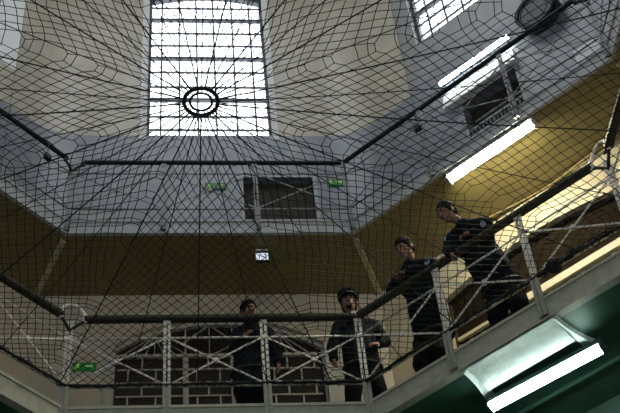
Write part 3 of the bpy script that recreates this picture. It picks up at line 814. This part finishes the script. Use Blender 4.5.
# small dark boxes under the upper handrails
def clamp_box(p, fr, label):
    root = thing('junction_box', p - V((0, 0, .05)), label, 'box')
    g = G(); g.box(p, fr.d * .05, fr.n * .035, V((0, 0, .045))); obj('case', g, M_BLACK, root, bevel=.008)
    g = G(); g.tube([p + V((0, 0, .04)), p + V((0, 0, .3))], .008, 6); obj('hanger', g, M_BLACK, root)
clamp_box(RGT(1.13, DE - .045, 13.55), RGT, 'small black box hung under the upper right handrail')
clamp_box(LFT(.28, DE - .045, 13.64), LFT, 'small black box hung under the upper left handrail')

# dark hose reel on the upper right wall
c = RGT(2.88, W - .12, 15.72)
root = thing('hose_reel', RGT(2.88, W - .12, 15.3), 'dark round hose reel on the wall right of the upper tube light', 'hose reel')
g = G()
for k in range(7):
    rr = .31 - .04 * (k % 4); nn = -.06 + .025 * k
    g.tube([c + RGT.n * nn + (RGT.d * math.cos(2 * PI * i / 32) + V((0, 0, 1)) * math.sin(2 * PI * i / 32)) * rr for i in range(32)], .028, 6, True)
obj('coiled_hose', g, M_BLACK, root, True)
g = G(); g.tube([c - RGT.n * .06, c + RGT.n * .13], .2, 24); obj('drum', g, M_BLACK, root)
g = G(); g.tube([c - RGT.n * .05, c - RGT.n * .045], .31, 28); obj('side_plate', g, M_BLACK, root)
for nn in (-.075, .1):
    g = G()
    g.tube([c + RGT.n * nn + (RGT.d * math.cos(2 * PI * i / 32) + V((0, 0, 1)) * math.sin(2 * PI * i / 32)) * .33 for i in range(32)], .014, 6, True)
    for i in range(0): th = PI * i / 3; e = (RGT.d * math.cos(th) + V((0, 0, 1)) * math.sin(th)) * .33; g.tube([c + RGT.n * nn - e, c + RGT.n * nn + e], .014, 6)
    obj('flange', g, M_BLACK, root)
g = G(); g.tube([c, c + RGT.n * .16], .05, 10); obj('wall_bracket', g, M_BLACKIRON, root)
# pale panel painting a gloss reflection low on the upper right wall
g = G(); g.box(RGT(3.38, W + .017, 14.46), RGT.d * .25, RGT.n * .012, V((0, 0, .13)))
tag(obj('reflection_panel', g, M_REVEAL), 'pale panel standing for a gloss reflection on the blue grey wall at upper right', 'panel')

# ------------------------------------------------------------------ people
def voxel(name, g, size, smooth_it=4):
    """one continuous skin around overlapping volumes"""
    me = bpy.data.meshes.new('tmp'); me.from_pydata(g.v, [], g.f); me.update()
    bm = bmesh.new(); bm.from_mesh(me); bmesh.ops.recalc_face_normals(bm, faces=bm.faces); bm.to_mesh(me); bm.free()
    o = bpy.data.objects.new('tmp', me); COL.objects.link(o)
    m = o.modifiers.new('r', 'REMESH'); m.mode = 'VOXEL'; m.voxel_size = size
    s = o.modifiers.new('s', 'SMOOTH'); s.factor = .5; s.iterations = smooth_it
    dg = bpy.context.evaluated_depsgraph_get(); dg.update()
    r = bpy.data.meshes.new_from_object(o.evaluated_get(dg))
    bpy.data.objects.remove(o); bpy.data.meshes.remove(me)
    r.name = name
    for p in r.polygons: p.use_smooth = True
    return r
def put(name, me, mats, parent, off):
    me.transform(Matrix.Translation(-off))
    me.materials.clear()
    o = link(name, me, parent)
    for m in mats: me.materials.append(m)
    return o
def basis(f, up=(0, 0, 1)):
    f = V(f).normalized(); r = f.cross(V(up)).normalized(); u = r.cross(f); return r, f, u
def hand(g, w, d, palm, s=1.0, curl=.5, side=1):
    """palm, four unequal bent fingers and a side thumb; d points along the fingers, palm is the palm's facing"""
    d = V(d).normalized(); pn = V(palm); pn = (pn - d * pn.dot(d)).normalized(); x = d.cross(pn).normalized() * side
    g.cap(w, w + d * .03 * s, .024 * s, .026 * s, 8)
    for k in (-1.2, -.4, .4, 1.2): g.cap(w + d * .02 * s + x * k * .012 * s, w + d * .085 * s + x * k * .018 * s, .016 * s, .0125 * s, 7)
    for k, L in ((-1.5, .058), (-.5, .074), (.5, .080), (1.5, .070)):
        b = w + d * .088 * s + x * k * .0165 * s; v = d.copy(); p = b
        for i, f in enumerate((.45, .32, .23)):
            a = curl * (.5 + .35 * i); v = (v * math.cos(a) + pn * math.sin(a)).normalized()
            q = p + v * L * f * s; g.cap(p, q, (.0094 - .001 * i) * s, (.0088 - .001 * i) * s, 7); p = q
    b = w + d * .03 * s + x * .026 * s
    p1 = b + (d * .6 + x * .75 + pn * .25).normalized() * .04 * s; p2 = p1 + (d * .9 + x * .15 + pn * .35).normalized() * .033 * s
    g.cap(b, p1, .0125 * s, .0105 * s, 7); g.cap(p1, p2, .0105 * s, .0085 * s, 7)
    return w + d * .09 * s
def person(label, fr, J, look, hands, hair='hair', cap=False, beard=False, coat=.0, patch=True, shirt=False, tilt=0., hs=1.0, bk=1.15):
    P = {k: fr(*v) for k, v in J.items()}
    dirv = lambda v: fr.d * v[0] + fr.n * v[1] + V((0, 0, v[2]))
    off = V((P['pelvis'].x, P['pelvis'].y, Z_DECK))
    root = thing('person', off, label, 'person', None)
    f = dirv(look).normalized(); r, f, u = basis(f)
    if tilt: M = Matrix.Rotation(tilt, 3, f); r = M @ r; u = M @ u
    Hm = Matrix((r, f, u)).transposed()        # local x right, y forward, z up
    H = P['head']; hd = lambda x, y, z: H + Hm @ V((x * hs, y * hs, z * hs))
    chestf = basis((P['chest'] - P['pelvis']), -fr.n)
    g = G()
    # head
    g.sphere(hd(0, -.012, .03), (.077 * hs, .098 * hs, .092 * hs), 18, 12, Hm); g.sphere(hd(0, .012, -.035), (.060 * hs, .078 * hs, .082 * hs), 16, 10, Hm)
    g.sphere(hd(0, .062, -.088), (.028 * hs, .026 * hs, .024 * hs), 10, 8, Hm)                 # chin
    for s in (-1, 1):
        g.sphere(hd(s * .043, .052, -.022), (.022 * hs, .026 * hs, .02 * hs), 8, 6, Hm)       # cheek
        g.sphere(hd(s * .078, -.012, -.008), (.01 * hs, .02 * hs, .032 * hs), 8, 6, Hm)       # ear
        g.sphere(hd(s * .03, .084, .030), (.026 * hs, .014 * hs, .009 * hs), 8, 6, Hm)        # brow
    g.cap(hd(0, .088, .018), hd(0, .112, -.026), .008 * hs, .0135 * hs, 8)
    for s in (-1, 1): g.sphere(hd(s * .012, .098, -.03), .0085 * hs, 8, 6)
    g.sphere(hd(0, .088, -.053), (.022 * hs, .009 * hs, .006 * hs), 8, 6, Hm); g.sphere(hd(0, .085, -.065), (.019 * hs, .009 * hs, .007 * hs), 8, 6, Hm)
    g.cap(P['neck'], hd(0, -.03, -.05), .058, .056, 12)
    # trunk and limbs
    g.cap(P['neck'], P['chest'], .07, .12, 12)
    g.cap(P['chest'], P['pelvis'], .125, .12, 12)
    for s in ('L', 'R'):
        g.cap(P['neck'], P['sh' + s], .055, .055); g.cap(P['sh' + s], P['el' + s], .05, .038); g.cap(P['el' + s], P['wr' + s], .037, .025)
        g.cap(P['sh' + s], P['chest'], .06, .10)
        hp = P['pelvis'] + fr.d * (.085 if (P['kn' + s] - P['pelvis']).dot(fr.d) > 0 else -.085) - V((0, 0, .04))
        P['hp' + s] = hp
        g.cap(hp, P['kn' + s], .082, .055); g.cap(P['kn' + s], P['an' + s], .052, .036)
        g.cap(P['an' + s], P['an' + s] - fr.n * .15 - V((0, 0, .04)), .036, .03)
    for s in ('L', 'R'):
        hd_, hp_, cu, sd = hands[s]; hand(g, P['wr' + s], dirv(hd_), dirv(hp_), 1.05, cu, sd)
    me = voxel('body', g, .0062, 2)
    body = put('body', me, [M_SKIN, M_EYE, M_LIP], root, off)
    eyes = [hd(s * .03, .088, .008) - off for s in (-1, 1)]; mouth = hd(0, .092, -.059) - off
    for p in me.polygons:
        c = p.center
        if min((c - e).length for e in eyes) < .0125 * hs: p.material_index = 1
        else:
            q = Hm.transposed() @ (c - mouth)
            if abs(q.x) < .022 and abs(q.z) < .0075 and q.y > -.03: p.material_index = 2
    # jacket
    g = G()
    g.cap(P['neck'] - V((0, 0, .02)), P['chest'], .088 * bk, .15 * bk, 14)
    ax = (P['pelvis'] - P['chest']); hem = P['pelvis'] - V((0, 0, coat))
    for s in (-1, 1):
        g.cap(P['chest'] + fr.d * .055 * s, P['pelvis'] + fr.d * .06 * s, .135 * bk, .135 * bk, 12)
        if coat: g.cap(P['pelvis'] + fr.d * .06 * s, hem + fr.d * .07 * s, .135 * bk, .13 * bk, 12)
    for s in ('L', 'R'):
        g.cap(P['neck'] - V((0, 0, .03)), P['sh' + s], .072 * bk, .078 * bk, 12); g.cap(P['sh' + s], P['chest'], .078 * bk, .12 * bk, 12)
        g.cap(P['sh' + s], P['el' + s], .072 * bk, .06 * bk, 12); g.cap(P['el' + s], P['el' + s].lerp(P['wr' + s], .93), .06 * bk, .042 * bk, 12)
    jk = put('jacket', voxel('jacket', g, .012, 3), [M_JACKET], root, off)
    g = G(); r_, f_, u_ = basis(P['head'] - P['neck'], fr.d)
    pts = [P['neck'] + (P['head'] - P['neck']).normalized() * (.035 + .012 * math.cos(2 * PI * i / 20)) + (r_ * math.cos(2 * PI * i / 20) + u_ * math.sin(2 * PI * i / 20)) * .078 for i in range(20)]
    g.tube(pts, .019, 8, True); obj('collar', g, M_JACKET, jk, True)
    if shirt:
        g = G(); ff = -fr.n
        c = P['neck'] + ff * .07 - V((0, 0, .0)); g.prism([c + fr.d * .035 + V((0, 0, .055)), c - fr.d * .035 + V((0, 0, .055)), c + ff * .055 - V((0, 0, .10))], ff * .03)
        obj('shirt_front', g, M_SHIRT, root)
    # cuffs
    for s in ('L', 'R'):
        a, b = P['el' + s].lerp(P['wr' + s], .86), P['el' + s].lerp(P['wr' + s], .95); g = G(); g.tube([a, b], .047 * bk, 12); obj('cuff', g, M_JACKET, jk, True)
    if patch:
        for s, sg in (('L', -1), ('R', 1)):
            c = P['sh' + s].lerp(P['el' + s], .3); ax = (P['el' + s] - P['sh' + s]).normalized()
            o = (fr.d * sg * .35 - fr.n * .9 + V((0, 0, .1))); o = (o - ax * o.dot(ax)).normalized(); w = ax.cross(o)
            g = G(); n = 12; rad = .073 * bk
            ring = []
            for i in range(n):
                a = 2 * PI * i / n; x = math.cos(a) * .034; y = math.sin(a) * .043; th = x / rad
                ring.append(c + ax * y + (o * math.cos(th) + w * math.sin(th)) * (rad + .001))
            g.add(ring + [p + o * .004 for p in ring], [tuple(range(n - 1, -1, -1)), tuple(range(n, 2 * n))] + [(i, (i + 1) % n, n + (i + 1) % n, n + i) for i in range(n)])
            obj('shoulder_patch', g, M_PATCH, jk)
    # belt, trousers, boots
    g = G()
    for s in ('L', 'R'):
        g.cap(P['pelvis'] + V((0, 0, .03)), P['hp' + s], .135 * bk, .11 * bk, 12); g.cap(P['hp' + s], P['kn' + s], .11 * bk, .088 * bk, 12); g.cap(P['kn' + s], P['an' + s] + V((0, 0, .03)), .085 * bk, .072 * bk, 12)
    put('trousers', voxel('trousers', g, .012, 3), [M_TROUSER], root, off)
    g = G(); c = hem if not coat else P['pelvis'] + V((0, 0, .02))
    g.tube([c + V((0, 0, -.06)) + fr.d * math.cos(2 * PI * i / 24) * .195 * bk + fr.n * math.sin(2 * PI * i / 24) * .137 * bk for i in range(24)], .02, 6, True); obj('belt', g, M_BOOT, root, True)
    for s in ('L', 'R'):
        g = G(); a = P['an' + s]; toe = -fr.n * .17
        g.cap(a + V((0, 0, .06)), a - V((0, 0, .02)), .052, .052); b = V((a.x, a.y, Z_DECK + .048)); g.cap(b + fr.n * .03, b + toe, .046, .04); g.cap(a, b + toe * .4, .052, .046)
        me = voxel('boot', g, .012, 3)
        for v in me.vertices:
            if v.co.z < Z_DECK + .002: v.co.z = Z_DECK + .002
        put('boot', me, [M_BOOT], root, off)
    # hair or cap
    hm = M_HAIRG if hair == 'grey' else M_HAIR
    g = G(); g.sphere(hd(0, -.024, .048), (.089 * hs, .106 * hs, .096 * hs), 18, 12, Hm); g.sphere(hd(0, -.055, -.012), (.08 * hs, .06 * hs, .066 * hs), 14, 10, Hm)
    for s in (-1, 1): g.sphere(hd(s * .066, .004, .02), (.02 * hs, .03 * hs, .045 * hs), 8, 6, Hm)
    me = voxel('hair', g, .008, 2)
    for v in me.vertices: v.co += noise.noise_vector(v.co * 55) * .006
    put('hair', me, [hm], root, off)
    g = G()
    for s in (-1, 1): g.cap(hd(s * .014, .099, .026), hd(s * .046, .088, .028), .0055 * hs, .004 * hs, 6)
    obj('eyebrows', g, hm, root, True)
    if beard:
        g = G(); g.sphere(hd(0, .068, -.094), (.032 * hs, .027 * hs, .020 * hs), 12, 8, Hm)
        for s in (-1, 1): g.cap(hd(s * .026, .086, -.06), hd(s * .022, .08, -.088), .007, .009, 6)
        g.cap(hd(-.022, .094, -.046), hd(.022, .094, -.046), .004, .004, 6)
        put('beard', voxel('beard', g, .006, 2), [hm], root, off)
    if cap:
        g = G(); k = 28
        def ring(rx, ry, z, y0=0): return [hd(math.cos(2 * PI * i / k) * rx, y0 + math.sin(2 * PI * i / k) * ry, z) for i in range(k)]
        rs = [ring(.090, .112, .052, -.012), ring(.093, .115, .084, -.012), ring(.107, .130, .100, -.008), ring(.108, .131, .110, -.008), ring(.09, .11, .12, -.01), ring(.04, .05, .123, -.01)]
        vs = [p for q in rs for p in q]; fs = [tuple(range(k - 1, -1, -1)), tuple(range((len(rs) - 1) * k, len(rs) * k))]
        for j in range(len(rs) - 1): fs += [(j * k + i, j * k + (i + 1) % k, (j + 1) * k + (i + 1) % k, (j + 1) * k + i) for i in range(k)]
        g.add(vs, fs); cp_ = obj('cap', g, M_JACKET, root, True)
        g = G(); n = 14
        for z, dz in ((.056, 0),):
            inn = [hd(math.sin(PI * (i / n - .5)) * .09, -.012 + math.cos(PI * (i / n - .5)) * .112, .054) for i in range(n + 1)]
            outr = [hd(math.sin(PI * (i / n - .5)) * .094, -.0 + math.cos(PI * (i / n - .5)) * .165, .054 - .03 * math.cos(PI * (i / n - .5))) for i in range(n + 1)]
            t_ = Hm @ V((0, 0, .006)); m = n + 1
            g.add(inn + outr + [p + t_ for p in inn] + [p + t_ for p in outr], [(i, i + 1, m + i + 1, m + i) for i in range(n)] + [(2 * m + i, 3 * m + i, 3 * m + i + 1, 2 * m + i + 1) for i in range(n)] + [(m + i, m + i + 1, 3 * m + i + 1, 3 * m + i) for i in range(n)])
        obj('peak', g, M_BOOT, cp_)
        g = G(); g.tube(ring(.0945, .1165, .07, -.012), .012, 6, True); obj('cap_band', g, M_BOOT, cp_, True)
    return root
DZ = Z_DECK + .09
person('officer leaning over the railing below the warm tube light, one hand dangling', RGT,
       dict(pelvis=(1.79, .39, 10.08), chest=(1.71, .245, 10.50), neck=(1.69, -.0, 10.87), head=(1.585, -.16, 11.06),
            shL=(1.47, .03, 10.80), shR=(1.92, .04, 10.75), elL=(1.42, -.0, 10.665), wrL=(1.50, -.115, 10.47), elR=(1.90, .07, 10.645), wrR=(1.79, -.05, 10.65),
            knL=(1.66, .33, 9.66), knR=(1.95, .33, 9.64), anL=(1.70, .42, DZ), anR=(1.99, .42, DZ)),
       (-.34, -.78, -.42), dict(L=((.3, -.25, -.95), (.5, .5, 0), .35, -1), R=((-.95, -.3, .0), (0, .1, -1), .45, 1)), hair='grey', hs=1.2, bk=1.36)
person('officer resting clasped hands on the railing just right of the capped officer', RGT,
       dict(pelvis=(.77, .39, 10.02), chest=(.84, .245, 10.46), neck=(.88, .0, 10.79), head=(.92, -.14, 10.95),
            shL=(.66, .03, 10.71), shR=(1.11, .05, 10.68), elL=(.54, .03, 10.645), wrL=(.67, -.07, 10.66), elR=(1.09, .05, 10.645), wrR=(.86, -.08, 10.66),
            knL=(.60, .31, 9.62), knR=(.86, .31, 9.62), anL=(.62, .42, DZ), anR=(.88, .42, DZ)),
       (-.12, -.82, -.5), dict(L=((.9, -.35, .1), (.1, .0, -1), .5, 1), R=((-.9, -.3, .1), (0, .2, -1), .5, -1)), hs=1.2, bk=1.36)
person('officer in peaked cap and goatee standing at the corner post, arms hanging', FAR,
       dict(pelvis=(3.44, .30, 10.05), chest=(3.43, .27, 10.42), neck=(3.39, .22, 10.70), head=(3.355, .16, 10.93),
            shL=(3.21, .24, 10.60), shR=(3.64, .25, 10.62), elL=(3.10, .26, 10.30), wrL=(3.09, .18, 10.04), elR=(3.76, .26, 10.38), wrR=(3.65, .14, 10.24),
            knL=(3.29, .30, 9.62), knR=(3.60, .30, 9.62), anL=(3.26, .36, DZ), anR=(3.62, .38, DZ)),
       (-.18, -.95, -.10), dict(L=((.0, -.3, -1), (.8, .3, 0), .4, -1), R=((-.75, -.5, -.3), (-.2, .6, -.6), .5, 1)), cap=True, beard=True, shirt=True, patch=False, hs=1.24, bk=1.2)
person('bareheaded officer in long dark coat behind the far railing, hand at chest', FAR,
       dict(pelvis=(2.12, .30, 9.97), chest=(2.14, .26, 10.34), neck=(2.13, .19, 10.58), head=(2.12, .115, 10.77),
            shL=(1.98, .23, 10.50), shR=(2.33, .23, 10.50), elL=(1.92, .20, 10.24), wrL=(2.02, .09, 10.33), elR=(2.43, .25, 10.22), wrR=(2.43, .17, 9.99),
            knL=(2.02, .30, 9.58), knR=(2.22, .30, 9.58), anL=(2.02, .36, DZ), anR=(2.22, .38, DZ)),
       (.40, -.85, -.30), dict(L=((.55, -.35, .35), (.3, .8, -.2), .6, 1), R=((.0, -.3, -1), (-.8, .3, 0), .4, 1)), coat=.30, patch=False, tilt=.12, hs=1.14, bk=1.22)


# ------------------------------------------------------------------ daylight: overcast sky through the windows
w = bpy.data.worlds.new('sky'); SC.world = w; w.use_nodes = True
bg = w.node_tree.nodes['Background']; bg.inputs['Color'].default_value = (.9, .96, 1.0, 1); bg.inputs['Strength'].default_value = 5.0
def portal(name, c, d, up, sx, sy):
    l = bpy.data.lights.new(name, 'AREA'); l.shape = 'RECTANGLE'; l.size = sx; l.size_y = sy
    l.cycles.is_portal = True
    o = bpy.data.objects.new(name, l); COL.objects.link(o)
    z = -V(d).normalized(); x = V(up).cross(z).normalized(); y = z.cross(x)
    o.matrix_world = Matrix((( x.x, y.x, z.x, c[0]), (x.y, y.y, z.y, c[1]), (x.z, y.z, z.z, c[2]), (0, 0, 0, 1)))
UPV = (0, 0, 1)
portal('far_window_daylight', FAR(1.765, W + .16, 18.05), -FAR.n, UPV, 2.0, 4.2)
portal('right_window_daylight', RGT(1.87, W + .28, 18.87), -RGT.n, UPV, 2.3, 3.5)
portal('left_window_daylight', LFT(1.78, W + .28, 18.8), -LFT.n, UPV, 2.5, 3.6)
portal('back_fill_daylight', BACK(BACK.len / 2, .16, 8), -BACK.n, UPV, BACK.len - 5.8, 10)  # portal of the added window behind the camera
portal('roof_light_daylight', (0, (HY0 + HY1) / 2, Z_ROOF + .19), (0, 0, -1), (0, 1, 0), 2 * HX, HY1 - HY0)

# ------------------------------------------------------------------ camera
PITCH, YAW, ROLL = .8255, .1498, -.112
cp, sp, cy, sy = math.cos(PITCH), math.sin(PITCH), math.cos(YAW), math.sin(YAW)
F = V((sy * cp, cy * cp, sp)); R0 = V((cy, -sy, 0)); U0 = R0.cross(F)
R = R0 * math.cos(ROLL) + U0 * math.sin(ROLL); U = -R0 * math.sin(ROLL) + U0 * math.cos(ROLL)
cd = bpy.data.cameras.new('camera'); cam = bpy.data.objects.new('camera', cd); COL.objects.link(cam)
cd.sensor_fit = 'HORIZONTAL'; cd.sensor_width = 36; cd.lens = 1300 * 36 / 620; cd.clip_end = 200
cl = V((-.4401, -11.4316, 0))
cam.matrix_world = Matrix(((R.x, U.x, -F.x, cl.x), (R.y, U.y, -F.y, cl.y), (R.z, U.z, -F.z, cl.z), (0, 0, 0, 1)))
SC.camera = cam
vs = SC.view_settings; vs.view_transform = 'Standard'; vs.look = 'None'; vs.gamma = 1; vs.exposure = 0
try: vs.use_curve_mapping = False
except Exception: pass
